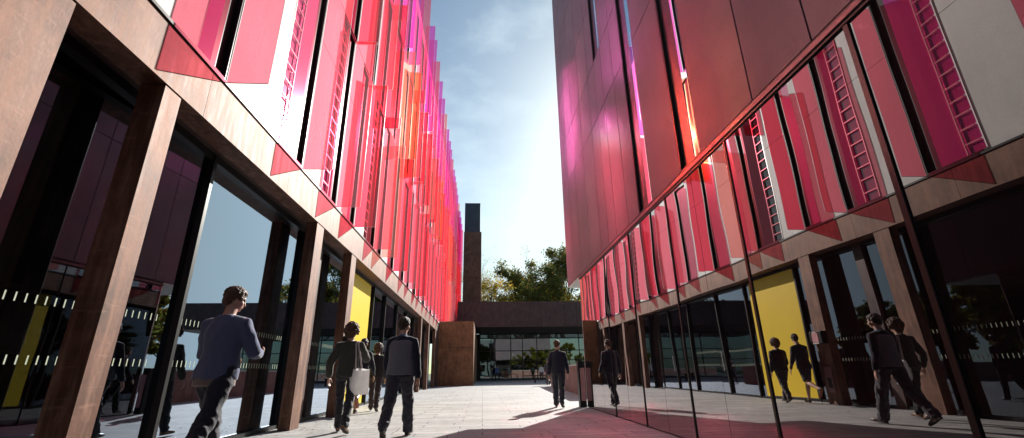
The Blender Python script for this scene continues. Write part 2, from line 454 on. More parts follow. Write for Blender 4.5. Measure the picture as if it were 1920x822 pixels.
# call box and plate on a column
CB = empty('entry_call_box', (XL-.012, 11.31, 1.55), 'dark call box with small pink screen on the rusty column by the yellow panel', 'call box')
b = MB(); b.box(.0, .16, -.24, .20, -.10, .22); b.build('housing', M['black_metal'], CB, bevel=.02)
b = MB(); b.box(.161, .166, -.12, .08, -.06, .18); b.build('screen', simple('pink_notice', (.62,.28,.30), .4), CB)
b = MB(); b.box(.161, .168, -.12, .08, -.095, -.07); b.box(.161,.168,-.06,.04,.185,.21); b.build('strip', M['ladder'], CB)
DP = empty('door_push_plate', (XL-.012, 11.31, .28), 'maroon push plate standing low on the rusty column under the call box', 'push plate')
b = MB(); b.box(.0, .03, -.12, .10, 0, .62); b.build('plate', simple('maroon_plate', (.26,.12,.13), .4), DP, bevel=.006)
b = MB(); b.box(.031, .036, -.07, .05, .12, .36); b.build('pad', M['black_metal'], DP)

# ================================================================== RIGHT BUILDING
XR = 2.75
RTOP = 19.0; RBEG = -8.0; REND = 14.22
RB = empty('mirror_glass_building', (XR, 5, 0), 'building on the right with dark mauve panels overhanging a mirror glass ground floor', 'building')
OX2, OY2 = XR, 5
class RMB(MB):
    def build(s, *a, **k):
        s.v = [(x-OX2, y-OY2, z) for x, y, z in s.v]
        return MB.build(s, *a, **k)
rslots = [(4.90,5.50,3.52,9.9),(6.60,7.24,3.52,14.9),(8.62,9.22,8.30,15.0),(-.4,.3,3.52,9),(1.0,1.6,8.3,14),(11.6,12.0,12.6,17.5)]
vj = [RBEG,-5,-3,-1.2,-.4,.3,1.0,1.6,2.88,3.75,4.90,5.50,6.60,7.24,7.84,8.62,9.22,9.86,10.95,12.1,13.18,REND]
hj = [3.50,6.74,8.30,10.2,12.5,14.9,17.0,RTOP]
pw = RMB()
g = .010
for i in range(len(vj)-1):
    a, c = vj[i], vj[i+1]
    sl = [q for q in rslots if q[0] <= a+.01 and q[1] >= c-.01]
    if vj[i] >= 4.9 and vj[i+1] <= 5.5: sl = [rslots[0]]
    if a == 12.1 or c == 12.1: pass
    for j in range(len(hj)-1):
        z0, z1 = hj[j], hj[j+1]
        if any(z0 >= q[2]-.1 and z1 <= q[3]+.6 for q in sl): continue
        pw.box(XR, XR+.2, a+g, c-g, z0+g, z1-g)
pw.build('wall', M['mauve_panel'], RB)
b = RMB(); b.box(XR+.22, XR+.3, RBEG, REND-.02, 3.5, RTOP-.02)
b.box(XR+.3, XR+12, RBEG, RBEG+.2, 3.5, RTOP-.02); b.box(XR+11.8, XR+12, RBEG, REND, 3.5, RTOP-.02)
b.build('inner_wall', M['black_metal'], RB)
b = RMB(); b.box(XR+.01, XR+12, REND-.012, REND+.05, 3.5, RTOP); b.build('end_wall', M['mauve_panel'], RB)
b = RMB(); b.box(XR+.02, XR+12, RBEG, REND-.03, RTOP-.015, RTOP+.15); b.build('roof', M['slate_metal'], RB)
b = RMB(); b.box(XR+.015, XR+12, RBEG+.2, REND-.02, 3.455, 3.495); b.build('soffit', M['soffit'], RB)
for q in rslots:
    f = RMB(); a, c, z0, z1 = q
    zz = [h for h in hj if h <= z1+.6]; z1 = max(zz)
    z0 = min(h for h in hj if h >= z0-.1)
    f.box(XR+.004, XR+.22, c-.02, c-.002, z0+.01, z1-.01); f.box(XR+.004, XR+.22, a+.002, a+.02, z0+.01, z1-.01)
    f.box(XR+.004, XR+.22, a+.02, c-.02, z1-.03, z1-.01); f.box(XR+.004, XR+.22, a+.02, c-.02, z0+.01, z0+.03)
    w = f.build('window', M['black_metal'], RB)  # slot liner coloured black for the shade inside
    p = RMB(); p.box(XR+.05, XR+.06, a+.022, c-.345, z0+.032, z1-.032); p.build('pane', M['slot_pane'], w)
    p = RMB(); p.box(XR+.05, XR+.18, c-.342, c-.022, z0+.032, z1-.032); p.build('reveal_shade', M['black_metal'], w)  # black strip painted in for the shaded side of the slot
# mirror glass base
MEND = 12.40; MTOP = 3.37
mj = [-7.8,-6,-4.2,-2.4,-.8,.9,2.55,4.36,5.26,6.12,7.02,7.95,8.85,9.75,10.65,11.55,MEND]
for i in range(len(mj)-1):
    p = RMB(); p.box(XR, XR+.012, mj[i]+.004, mj[i+1]-.004, .02, MTOP-.004)
    mp_ = p.build('mirror_pane', M['mirror'], RB)
    yc_ = (mj[i]+mj[i+1])/2 - OY2
    mp_.matrix_local = Matrix.Translation((0, yc_, 0)) @ Matrix.Rotation(R(rng.uniform(-.14,.14)), 4, 'Z') @ Matrix.Translation((0, -yc_, 0))
b = RMB(); b.box(XR+.03, XR+.2, RBEG, MEND-.002, 0, 3.45); b.box(XR+.2, XR+11, MEND-.16, MEND-.002, 0, 3.45)
b.build('ground_floor_wall', M['black_metal'], RB)
for y, w in ((.9,.03),(2.55,.042),(4.36,.035),(6.12,.026),(7.95,.018),(9.75,.016)):
    b = RMB(); b.box(XR-.014, XR-.003, y-w/2, y+w/2, 0, MTOP); m_ = b.build('mullion', M['maroon_metal'] if w > .05 else M['black_metal'], RB)
b = RMB(); b.box(XR-.02, XR+.05, RBEG, MEND, MTOP, MTOP+.03, 0); b.build('head_rail', M['black_metal'], RB)
b = RMB(); b.box(XR-.035, XR+.04, RBEG, MEND+.01, MTOP+.032, MTOP+.078); b.build('trim', M['trim'], RB)
b = RMB(); b.box(XR-.01, XR+.02, RBEG, MEND+.01, MTOP+.08, MTOP+.118); b.build('shadow_gap', M['black_metal'], RB)
b = RMB(); b.box(XR-.002, XR+.02, MEND, MEND+.03, 0, MTOP+.03); b.build('end_trim', M['ladder'], RB)

# access post at the corner
PO = empty('access_post', (2.655, 12.56, 0), 'waist high black access post with a pink face at the mirror building corner', 'post')
b = MB(); b.box(-.09, .09, -.11, .11, 0, 1.15); b.build('body', M['black_metal'], PO, bevel=.008)
b = MB(); b.box(-.05, .07, -.116, -.111, .16, .98); b.build('face_plate', simple('pink_steel_face', (.50,.26,.25), .35), PO)

# ================================================================== FAR END
XX = empty('entrance_block', (8, 50, 0), 'low rusty steel entrance block with a glass front across the far end of the court', 'building')
class EMB(MB):
    def build(s, *a, **k):
        s.v = [(x-8, y-50, z) for x, y, z in s.v]; return MB.build(s, *a, **k)
b = EMB(); x = -2.72
while x < 24:
    b.box(x+.012, min(x+1.28, 24)-.012, 48.0, 48.06, 5.42, 8.10); x += 1.28
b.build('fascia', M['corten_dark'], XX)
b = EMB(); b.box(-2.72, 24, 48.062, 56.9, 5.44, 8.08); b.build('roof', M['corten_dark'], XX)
b = EMB(); b.box(-2.9, -.3, 57, 57.2, 0, 5.43); b.box(-2.7, 24, 64, 64.2, 0, 5.43); b.box(-2.6,24,57.2,64,.004,.02); b.build('interior', M['dark_interior'], XX)
xs = [-.45, 1.0, 3.45, 4.9, 6.7, 9.3, 12, 15, 18, 21, 24]
b = EMB()
for x in xs: b.box(x-.05, x+.05, 56.95, 57.1, 0, 5.43)
for z in (.0, 2.2, 3.35, 5.33, 5.42): b.box(-.45, 24, 56.96, 57.08, z, z+.09)
b.build('glazing_frame', M['black_metal'], XX)
for i in range(len(xs)-1):
    for z0, z1 in ((.095,2.195),(2.295,3.345),(3.445,5.325)):
        p = EMB(); p.box(xs[i]+.054, xs[i+1]-.054, 57.0, 57.012, z0, z1); p.build('glass_pane', M['end_glass'], XX)

KX = empty('steel_clad_lobby', (-2.1, 36, 0), 'brown rusty steel box building standing at the far end of the pink fins', 'kiosk')
class KMB(MB):
    def build(s, *a, **k):
        s.v = [(x+2.1, y-36, z) for x, y, z in s.v]; return MB.build(s, *a, **k)
b = KMB()
for x0, x1 in ((-3.52,-2.12),(-2.11,-.70)):
    for z0, z1 in ((0,2.68),(2.70,4.62)): b.box(x0, x1, 34.7, 34.74, z0+.005, z1)
y = 34.742
while y < 56.5:
    b.box(-.74, -.70, y+.005, y+2.4, 0.005, 4.62); y += 2.41
b.build('cladding', M['corten_box'], KX)
b = KMB(); b.box(-3.5, -.745, 34.745, 56.9, 0, 4.58); b.build('core', M['black_metal'], KX)

CH = empty('chimney_tower', (-1.3, 53, 0), 'square chimney tower of rusty steel with a slate blue top behind the entrance block', 'tower')
class CMB(MB):
    def build(s, *a, **k):
        s.v = [(x+1.3, y-53, z) for x, y, z in s.v]; return MB.build(s, *a, **k)
b = CMB()
for z0, z1 in ((8.1,11.5),(11.53,14.3),(14.33,17.2)): b.box(-2.39, -.25, 52, 54.2, z0, z1)
b.build('shaft', corten('chimney_steel', (.05,.028,.018), (.10,.055,.032), (.17,.10,.06), .3), CH)
b = CMB(); b.box(-2.33, -.42, 52.05, 54.1, 17.203, 20.98); b.build('flue_top', M['slate_metal'], CH)

LW = empty('low_wall', (4.2, 24, 0), 'low rusty steel wall with a pale coping beyond the mirror building corner', 'wall')
class WMB(MB):
    def build(s, *a, **k):
        s.v = [(x-4.2, y-24, z) for x, y, z in s.v]; return MB.build(s, *a, **k)
b = WMB(); y = 17.0
def lx(y): return 3.78 + (y-17)*.052
while y < 31:
    y2 = y+2.0
    b.add([(lx(y),y+.004,0),(lx(y)+.3,y+.004,0),(lx(y2)+.3,y2-.004,0),(lx(y2),y2-.004,0),
           (lx(y),y+.004,1.12),(lx(y)+.3,y+.004,1.12),(lx(y2)+.3,y2-.004,1.12),(lx(y2),y2-.004,1.12)],
          [(3,2,1,0),(4,5,6,7),(0,1,5,4),(1,2,6,5),(2,3,7,6),(3,0,4,7)]); y = y2
b.box(4.85, 30, 30.7, 31.0, 0, 1.12)
b.build('panels', M['corten_wall'], LW)
b = WMB(); b.add([(lx(17)-.02,17,1.122),(lx(17)+.32,17,1.122),(lx(31)+.32,31.02,1.122),(lx(31)-.02,31.02,1.122),
           (lx(17)-.02,17,1.17),(lx(17)+.32,17,1.17),(lx(31)+.32,31.02,1.17),(lx(31)-.02,31.02,1.17)],
          [(3,2,1,0),(4,5,6,7),(0,1,5,4),(1,2,6,5),(2,3,7,6),(3,0,4,7)])
b.box(4.87, 30, 30.68, 31.02, 1.122, 1.17)
b.build('coping', M['soffit'], LW)

BN = empty('court_bench', (4.5, 40, 0), 'dark flat bench on a central leg in front of the far glass', 'bench')
b = MB(); b.box(-1.0, 1.1, -.2, .2, .55, .62); b.build('seat', M['black_metal'], BN, bevel=.01)
for x in (-.05, .95):
    b = MB(); b.box(x-.05, x+.05, -.12, .12, 0, .549); b.build('leg', M['black_metal'], BN)

# a few dry leaves blown against the column feet
b = MB(); lr = random.Random(31)
for k in range(110):
    c0 = lr.choice([(-3.05,8.9),(-3.1,11.4),(-3.4,7.6),(-3.2,10.2),(-2.2,9.5),(1.9,11.2)])
    c = Vector((c0[0]+lr.gauss(0,.28), c0[1]+lr.gauss(0,.5), .012)); a = lr.uniform(0,6.28); r_ = lr.uniform(.018,.038)
    if c.x < -3.2 and 8.5 < c.y < 9.1: continue
    u = Vector((math.cos(a), math.sin(a), lr.uniform(-.2,.2)))*r_; w2 = Vector((-math.sin(a), math.cos(a), lr.uniform(-.3,.3)))*r_*.55
    b.quad(c-u, c-w2, c+u, c+w2)
tag(b.build('fallen_leaves', simple('dry_leaf', (.20,.10,.035), .8, var=.5, scale=3)), kind='stuff')
# hall behind the camera, seen in reflections only
HB = empty('office_building', (2, -42, 0), 'pale grey office building seen only as a reflection in the far glass', 'building')
b = MB()
b.box(-16, 16, -4, 4, 0, 11); b.build('wall', panel('grey_cladding', (.10,.12,.13), (.15,.17,.18)), HB)
for k in range(8):
    for z in (1.2, 4.6, 8.0):
        b = MB(); b.box(-15+k*3.8, -12.6+k*3.8, 4.002, 4.05, z, z+2); b.build('window', M['slot_pane'], HB)

# ================================================================== TREES
def leaf_mat(name, stops):
    m, nt, out = newmat(name)
    gi = N(nt, 'ShaderNodeNewGeometry')
    c = ramp(nt, gi.outputs['Random Per Island'], stops)
    d = N(nt, 'ShaderNodeBsdfDiffuse'); t = N(nt, 'ShaderNodeBsdfTranslucent')
    nt.links.new(c, d.inputs[0]); nt.links.new(c, t.inputs[0])
    mx = N(nt, 'ShaderNodeMixShader'); mx.inputs[0].default_value = .45
    nt.links.new(d.outputs[0], mx.inputs[1]); nt.links.new(t.outputs[0], mx.inputs[2])
    nt.links.new(mx.outputs[0], out.inputs[0]); return m
M['bark'] = simple('tree_bark', (.085,.065,.055), .9, var=.3)
M['leaf_green'] = leaf_mat('green_leaves', [(0,(.05,.07,.02)),(.45,(.09,.12,.035)),(.75,(.16,.16,.04)),(1,(.26,.14,.04))])
M['leaf_yellow'] = leaf_mat('autumn_leaves', [(0,(.20,.18,.03)),(.4,(.42,.32,.05)),(.75,(.55,.38,.06)),(1,(.38,.18,.04))])
M['leaf_bright'] = leaf_mat('sunny_leaves', [(0,(.08,.10,.02)),(.5,(.20,.21,.04)),(.85,(.38,.32,.06)),(1,(.30,.16,.04))])
M['leaf_mixed'] = leaf_mat('turning_leaves', [(0,(.06,.08,.02)),(.5,(.14,.15,.03)),(.85,(.28,.22,.05)),(1,(.30,.14,.04))])

def tree(name, loc, H, spread, label, leafmat, nleaf, lsize, group, depth=4, seed=1, base=.25, bare=False, lab_cat='tree'):
    r = random.Random(seed)
    root = empty(name, loc, label, lab_cat, group)
    tb = MB(); tips = []
    def grow(p, d, L, rad, lev):
        n = 4; pts = [p.copy()]; rs = [rad]; q = p.copy(); dd = d.copy()
        for k in range(n):
            dd = (dd + Vector((r.uniform(-1,1), r.uniform(-1,1), r.uniform(-.4,.7)))*.13).normalized()
            q = q + dd * L/n; pts.append(q.copy()); rs.append(rad*(1-.45*(k+1)/n))
        tb.tube(pts, rs, 6 if lev < 2 else 4)
        if lev >= 2: tips.extend(pts[2:])
        if lev >= depth: return
        nb = r.randint(3, 4) if lev else r.randint(5, 7)
        for k in range(nb):
            t = r.uniform(.45, 1.0) if lev else r.uniform(.35, 1.0)
            i = min(n-1, int(t*n)); st = pts[i].lerp(pts[i+1], t*n-i)
            az = r.uniform(0, 2*math.pi); tilt = r.uniform(.5, 1.0) * (1.0 if lev else spread)
            a = dd.orthogonal().normalized(); a = Matrix.Rotation(az, 3, dd) @ a
            nd = (dd*math.cos(tilt) + a*math.sin(tilt)); nd.z += .12; nd.normalize()
            grow(st, nd, L*r.uniform(.52, .72), rad*.5*(1-.35*t), lev+1)
    grow(Vector((0,0,0)), Vector((r.uniform(-.05,.05), r.uniform(-.05,.05), 1)), H*.52, H*.022, 0)
    tb.build('trunk', M['bark'], root, smooth=True)
    if not nleaf: return root
    # sort tips into clumps; leave whole clumps out so that sky shows through
    cl = [t for t in tips if r.random() < (.55 if not bare else .4)]
    lb = MB()
    vs = []; fs = []
    for k in range(nleaf):
        t = r.choice(cl); g = (r.gauss(0,1), r.gauss(0,1), r.gauss(0,.7))
        sp = H*.022
        c = t + Vector(g)*sp
        a = Vector((r.uniform(-1,1), r.uniform(-1,1), r.uniform(-1,1))).normalized()
        bb = a.orthogonal().normalized(); s = lsize*r.uniform(.6, 1.3)
        bb = Matrix.Rotation(r.uniform(0, 6.28), 3, a) @ bb; cc = a.cross(bb)
        n = len(vs)
        vs += [c-bb*s, c-cc*s*.5, c+bb*s, c+cc*s*.5]; fs.append((n,n+1,n+2,n+3))
    lb.v = [tuple(v) for v in vs]; lb.f = fs; lb.m = [0]*len(fs)
    lb.build('crown', leafmat, root)
    return root
G = 'trees beyond the entrance block'
tree('bare_tree', (2.4,78,0), 20.5, 1.0, 'almost bare tree with fine branches rising beside the chimney tower', M['leaf_yellow'], 1800, .13, G, depth=5, seed=3, bare=True)
tree('bare_tree', (8.2,88,0), 21, .8, 'thin bare tree between the yellow shrub crowns and the big green tree', M['leaf_yellow'], 900, .16, G, depth=5, seed=11, bare=True)
tree('yellow_tree', (5.6,70,0), 15.6, 1.1, 'low golden autumn tree just above the middle of the rusty fascia', M['leaf_yellow'], 9000, .17, G, seed=5)
tree('yellow_tree', (.6,72,0), 14.6, 1.1, 'small golden tree close to the chimney tower foot', M['leaf_yellow'], 6000, .17, G, seed=6)
tree('green_tree', (14.6,76,0), 24.5, 1.25, 'big leafy green tree with turning leaves next to the mauve building corner', M['leaf_green'], 26000, .21, G, seed=8)
tree('green_tree', (10.6,68,0), 16.5, 1.2, 'lower dark green tree in front of the big leafy tree', M['leaf_green'], 11000, .19, G, seed=9)
tree('mixed_tree', (22,82,0), 20, 1.2, 'turning tree behind the mauve building seen in the left windows', M['leaf_mixed'], 22000, .26, G, seed=12)
for k, (x, y, h) in enumerate(((37,54,9),(45,60,11),(55,52,9),(34,44,6),(64,70,13))):
    tree('mixed_tree', (x,y,0), h, 1.2, ['small turning tree right of the entrance block','turning tree far right beyond the low wall','wide turning tree furthest right','short tree by the low wall end','tallest tree at the far right edge'][k], M['leaf_mixed'], 9000, .2, 'trees right of the court', depth=3, seed=20+k)
for k, (x, y, h) in enumerate(((8.6,17.4,5.2),(11.4,18.4,6.0),(14.4,17.2,5.6),(17.6,18.6,6.2),(20.8,17.4,5.8))):
    tree('court_tree', (x,y,0), h, 1.3, ['small bright tree beside the end wall of the mauve building','second small bright tree from the mauve building end','middle tree of the row along the mauve end wall','fourth tree of the row along the mauve end wall','outermost tree of the row along the mauve end wall'][k], M['leaf_bright'], 14000, .13, 'trees beside the mauve end wall', depth=3, seed=60+k)
for k, (x, y, h) in enumerate(((1.5,-15,9),(5.5,-19,10),(-1.6,-20,10),(9,-14,9))):
    tree('court_tree', (x,y,0), h, 1.2, ['yellow green tree reflected in the middle of the far glass','yellow green tree reflected right in the far glass','tree reflected left in the far glass','tree reflected at the far glass edge'][k], M['leaf_bright'], 20000, .2, 'trees behind the viewer', depth=3, seed=40+k)
#PB#
# ================================================================== PEOPLE
def cloth_mat(name, col, rough=.85, wr=.012, sc=9, stretch=(1,1,.6), var=.10):
    m, nt, out = newmat(name)
    p = N(nt, 'ShaderNodeBsdfPrincipled'); p.inputs['Roughness'].default_value = rough
    p.inputs['Sheen Weight'].default_value = .25; p.inputs['Specular IOR Level'].default_value = .3
    v = mapped(nt, stretch); a = nz(nt, v, sc, 3, .5); f = nz(nt, v, 160, 2, .6)
    c = ramp(nt, f, [(.3, tuple(x*(1-var) for x in col)), (.7, tuple(min(1, x*(1+var)) for x in col))])
    nt.links.new(c, p.inputs['Base Color'])
    s = N(nt, 'ShaderNodeMath', operation='MULTIPLY_ADD'); nt.links.new(f, s.inputs[0]); s.inputs[1].default_value = .070
    nt.links.new(a, s.inputs[2])
    nt.links.new(bumpn(nt, s.outputs[0], wr), p.inputs['Normal'])
    nt.links.new(p.outputs[0], out.inputs[0]); return m
def skin_mat():
    m, nt, out = newmat('skin')
    p = N(nt, 'ShaderNodeBsdfPrincipled'); p.inputs['Roughness'].default_value = .5
    p.inputs['Subsurface Weight'].default_value = .08; p.inputs['Subsurface Radius'].default_value = (.02,.008,.004)
    v = pos(nt); f = nz(nt, v, 22, 4)
    nt.links.new(ramp(nt, f, [(.3,(.50,.27,.19)),(.7,(.60,.35,.26))]), p.inputs['Base Color'])
    nt.links.new(bumpn(nt, nz(nt, v, 180, 3), .001), p.inputs['Normal'])
    nt.links.new(p.outputs[0], out.inputs[0]); return m
M['skin'] = skin_mat()
M['hair_dark'] = cloth_mat('dark_brown_hair', (.035,.020,.012), .45, .012, 55, (1,1,.5), .4)
M['hair_brown'] = cloth_mat('curly_brown_hair', (.10,.045,.022), .5, .014, 60, (1,1,1), .4)
M['eye'] = simple('eye', (.05,.04,.035), .2, var=.4, scale=60)
M['lip'] = simple('lip', (.45,.18,.15), .5)

def finish(mb, name, mats, parent, voxel, smooth=6, factor=.5, wr=0, wsc=7, seed=0, stretchz=1.0, disp=None):
    """fuse the lofts into one continuous surface and soften it"""
    me = mb.mesh('tmp'); ob = bpy.data.objects.new('tmp', me); COL.objects.link(ob)
    r = ob.modifiers.new('r', 'REMESH'); r.mode = 'VOXEL'; r.voxel_size = voxel; r.use_smooth_shade = True
    s = ob.modifiers.new('s', 'SMOOTH'); s.iterations = smooth; s.factor = factor
    dg = bpy.context.evaluated_depsgraph_get(); dg.update()
    nm = bpy.data.meshes.new_from_object(ob.evaluated_get(dg))
    bpy.data.objects.remove(ob); bpy.data.meshes.remove(me)
    if wr:
        nm.update(); no = [v.normal.copy() for v in nm.vertices]
        for v, n in zip(nm.vertices, no):
            q = Vector((v.co.x*wsc, v.co.y*wsc, v.co.z*wsc*stretchz)) + Vector((seed*3.1, seed, 0))
            h = 1 - abs(noise.noise(q))*2.2 + .5*noise.noise(q*2.3)
            if disp: h = disp(v.co, h)
            v.co += n * wr * h
    nm.name = name; nm.materials.clear()
    for m in (mats if isinstance(mats, (list, tuple)) else [mats]): nm.materials.append(m)
    for p in nm.polygons: p.use_smooth = True; p.material_index = 0
    o = bpy.data.objects.new(name, nm); link(o, parent); return o

def person(loc, rz, label, H=1.78, lean=4, legs=((28,8,0),(-22,18,-25)), arms=((-18,8,20,0),(18,8,25,0)),
           head=(0,0), hair='short', haircol='hair_dark', top=(.05,.05,.07), bot=(.02,.02,.03), shoe=(.03,.02,.015),
           hem=None, shorts=False, short_sleeve=False, voxel=.011, group='people walking through the court',
           vest=None, under=None, wide=1.0, trouser_w=1.0, sleeve_w=1.0, collar=None, seat=False, bare_hem=0):
    """legs: (hip flex, knee bend, foot pitch) left, right;  arms: (flex, abduct, elbow, inward) left, right; degrees"""
    k = H/1.78
    root = empty('person', loc, label, 'person', group, rz)
    V = Vector
    def X(a): return Matrix.Rotation(a, 3, 'X')
    hipw, hz = .092*k, .94*k
    J = {}
    ft = []
    for sgn, (hf, kb, fp) in zip((-1, 1), legs):
        h = V((sgn*hipw, 0, 0)); a = R(hf)
        kn = h + V((sgn*.012, math.sin(a), -math.cos(a)))*.44*k
        b_ = R(hf - kb); an = kn + V((0, math.sin(b_), -math.cos(b_)))*.42*k
        fa = R(fp)
        F = V((sgn*.12, math.cos(fa), math.sin(fa))).normalized(); D = V((0, math.sin(fa), -math.cos(fa)))
        heel = an + D*.075*k - F*.05*k; toe = an + D*.078*k + F*.19*k
        J[sgn] = (h, kn, an, heel, toe, F, D); ft += [heel.z, toe.z]
    lift = -min(ft) + .012
    off = V((0, 0, lift))
    for s_ in J: J[s_] = tuple([p + off for p in J[s_][:5]]) + J[s_][5:]
    pel = V((0, 0, lift))
    L = X(-R(lean))
    def T(x, y, z): return pel + L @ V((x, y, z))     # torso frame, z above the hip joints
    sh = {s_: T(s_*.172*k*wide, -.01, .435*k) for s_ in (-1, 1)}
    A = {}
    for sgn, (fl, ab, el, inw) in zip((-1, 1), arms):
        d = V((sgn*math.sin(R(ab)), math.sin(R(fl))*math.cos(R(ab)), -math.cos(R(fl))*math.cos(R(ab))))
        e = sh[sgn] + d*.30*k
        fa = R(fl+el)
        d2 = V((sgn*math.sin(R(ab))*.6 - sgn*math.sin(R(inw)), math.sin(fa)*math.cos(R(inw)), -math.cos(fa)*math.cos(R(inw)))).normalized()
        wri = e + d2*.255*k
        A[sgn] = (sh[sgn], e, wri, d, d2)
    # ---- body
    B = MB(); rf = V((1,0,0))
    tor = [(-.10,.115,.09,0),(-.02,.165,.115,0),(.06,.165,.115,0),(.16,.142,.10,.0),(.26,.15,.105,.0),(.36,.168,.112,-.005),(.43,.175,.105,-.012),(.485,.12,.08,-.015),(.52,.062,.058,-.01)]
    B.tube([T(0, q[3], q[0]*k) for q in tor], [(q[1]*k*wide*.94, q[2]*k) for q in tor], 20, ref=rf)
    hy, hp = R(head[0]), R(head[1])
    HR = Matrix.Rotation(hy, 3, 'Z') @ X(hp)
    nb = T(0, -.008, .50*k); hc = T(0, .03*k, .685*k)
    B.tube([nb, T(0, 0, .56*k), hc + V((0,-.01,-.06*k))], [(.060*k,.060*k),(.055*k,.058*k),(.056*k,.062*k)], 14, ref=rf)
    def Hd(x, y, z): return hc + HR @ (V((x, y, z))*k)
    # skull, jaw, brow, nose, chin, ears
    B.ball(Hd(0,-.008,.02), (.076*k,.096*k,.095*k), 20, 14, HR)
    B.ball(Hd(0,.022,-.045), (.058*k,.068*k,.068*k), 16, 12, HR)
    B.ball(Hd(0,.062,-.085), (.024*k,.022*k,.020*k), 10, 8, HR)
    B.tube([Hd(0,.080,.012), Hd(0,.098,-.016), Hd(0,.106,-.032), Hd(0,.088,-.038)], [.008*k,.011*k,.014*k,.010*k], 8)
    B.tube([Hd(-.045,.075,.022), Hd(0,.088,.024), Hd(.045,.075,.022)], [.010*k,.012*k,.010*k], 8)
    B.tube([Hd(-.02,.083,-.060), Hd(0,.088,-.060), Hd(.02,.083,-.060)], [.006*k,.009*k,.006*k], 8)
    for s_ in (-1, 1):
        B.ball(Hd(s_*.078,-.004,-.008), (.010*k,.019*k,.032*k), 10, 8, HR @ Matrix.Rotation(s_*R(20), 3, 'Z'))
        B.ball(Hd(s_*.045,.060,-.03), (.022*k,.018*k,.024*k), 10, 8, HR)
    for s_ in (-1, 1):
        h, kn, an, heel, toe, F, D = J[s_]
        B.tube([h + V((0,0,.05*k)), h.lerp(kn,.3), h.lerp(kn,.75), kn, kn.lerp(an,.3), kn.lerp(an,.7), an, an + D*.05*k],
               [.088*k,.082*k,.060*k,.054*k,.057*k,.040*k,.034*k,.036*k], 14, ref=rf)
        B.tube([an - F*.03*k + D*.04*k, an + F*.06*k + D*.05*k, an + F*.15*k + D*.062*k], [.034*k,(.040*k,.030*k),(.036*k,.018*k)], 10, ref=rf)
        S, e, wri, d, d2 = A[s_]
        B.tube([T(s_*.07*k,-.01,.462*k), S, S.lerp(e,.35), e, e.lerp(wri,.3), wri], [.05*k,.052*k,.046*k,.038*k,.036*k,.025*k], 12)
        # hand: palm, four curled fingers, thumb from the side of the palm
        fwd = V((-s_*.25, .9, .15)); side = (fwd - d2*fwd.dot(d2)).normalized(); nrm = d2.cross(side).normalized()
        if nrm.x * s_ > 0: nrm = -nrm       # palm faces the body
        pc = wri + d2*.088*k
        B.tube([wri - d2*.01, wri + d2*.035*k, wri + d2*.07*k, pc], [(.022*k,.020*k),(.033*k,.016*k),(.039*k,.016*k),(.038*k,.013*k)], 12, ref=side)
        for j, (so_, ln) in enumerate(((.028,.070),(.010,.080),(-.009,.074),(-.027,.058))):
            p0 = wri + d2*.070*k + side*so_*k; p = pc + side*so_*k; pts = [p0, p]; dd = d2.copy()
            for seg, cu in ((.42, 22), (.32, 30), (.26, 24)):
                ang = R(cu); dd = (dd*math.cos(ang) + nrm*math.sin(ang)).normalized(); p = p + dd*ln*seg*k; pts.append(p)
            B.tube(pts, [.0095*k,.0095*k,.0088*k,.0080*k,.0068*k], 8)
        t0 = wri + d2*.025*k + side*.022*k
        B.tube([t0, t0 + (side*.8+d2*.6+nrm*.3).normalized()*.035*k, t0 + (side*.5+d2*.9+nrm*.5).normalized()*.068*k, t0 + (side*.4+d2*1.0+nrm*.6).normalized()*.090*k],
               [.014*k,.0125*k,.0105*k,.008*k], 8)
    body = finish(B, 'body', M['skin'], root, min(voxel, .009), smooth=3, factor=.4)
    for s_ in (-1, 1):
        e_ = MB(); e_.ball(Hd(s_*.031,.077,.004), .0115*k, 10, 8); e_.build('eye', M['eye'], root, smooth=True)
    e_ = MB(); e_.tube([Hd(-.022,.089,-.062), Hd(0,.095,-.061), Hd(.022,.089,-.062)], [.003,.005,.003], 6); e_.build('lips', M['lip'], root, smooth=True)
    # ---- trousers or shorts
    Q = MB(); tw = trouser_w
    Q.tube([T(0,0,-.10*k), T(0,-.005,-.03*k), T(0,0,.05*k), T(0,0,.11*k)], [(.13*k,.10*k),(.168*k*wide,.124*k),(.160*k*wide,.114*k),(.140*k*wide,.100*k)], 22, ref=rf)
    for s_ in (-1, 1):
        h, kn, an, heel, toe, F, D = J[s_]
        Q.ball(h + V((0,-.030*k,-.035*k)), (.086*k,.090*k,.10*k), 14, 10)
        if shorts:
            Q.tube([h + V((0,0,.04*k)), h.lerp(kn,.4), h.lerp(kn,.88)], [.098*k,.096*k,.092*k], 16, ref=rf)
        else:
            bk = V((0,-.008,0))*k
            Q.tube([h + V((0,0,.04*k)), h.lerp(kn,.3), h.lerp(kn,.75), kn, kn.lerp(an,.3)+bk, kn.lerp(an,.7)+bk, an + D*.012*k, an + D*.03*k],
                   [.098*k*tw,.094*k*tw,.075*k*tw,.070*k*tw,.070*k*tw,.062*k*tw,.060*k*tw,.056*k*tw], 16, ref=rf)
    def tw_disp(co, h):
        z = co.z
        return h*(1.5 if z < .30 else (1.2 if abs(z-.5) < .1 else .7))
    finish(Q, 'shorts' if shorts else 'trousers', cloth_mat('trouser_cloth', bot, .8, .016, 12, (1,1,1.6)), root, voxel, smooth=4, wr=.011, wsc=11, seed=rz+H, stretchz=.75, disp=tw_disp)
    # ---- top
    W = MB(); sw = sleeve_w
    tt = [(-.075,.182,.145,0),(-.05,.192,.152,0),(0,.190,.148,0),(.08,.176,.134,0),(.18,.168,.124,.0),(.28,.172,.124,0),(.37,.178,.124,-.006),(.425,.168,.112,-.012),(.465,.135,.092,-.014),(.492,.104,.090,-.014),(.520,.074,.076,-.012)]
    if hem is not None: tt[0] = (hem,)+tt[0][1:]
    W.tube([T(0, q[3], q[0]*k) for q in tt], [(q[1]*k*wide, q[2]*k) for q in tt], 24, ref=rf)
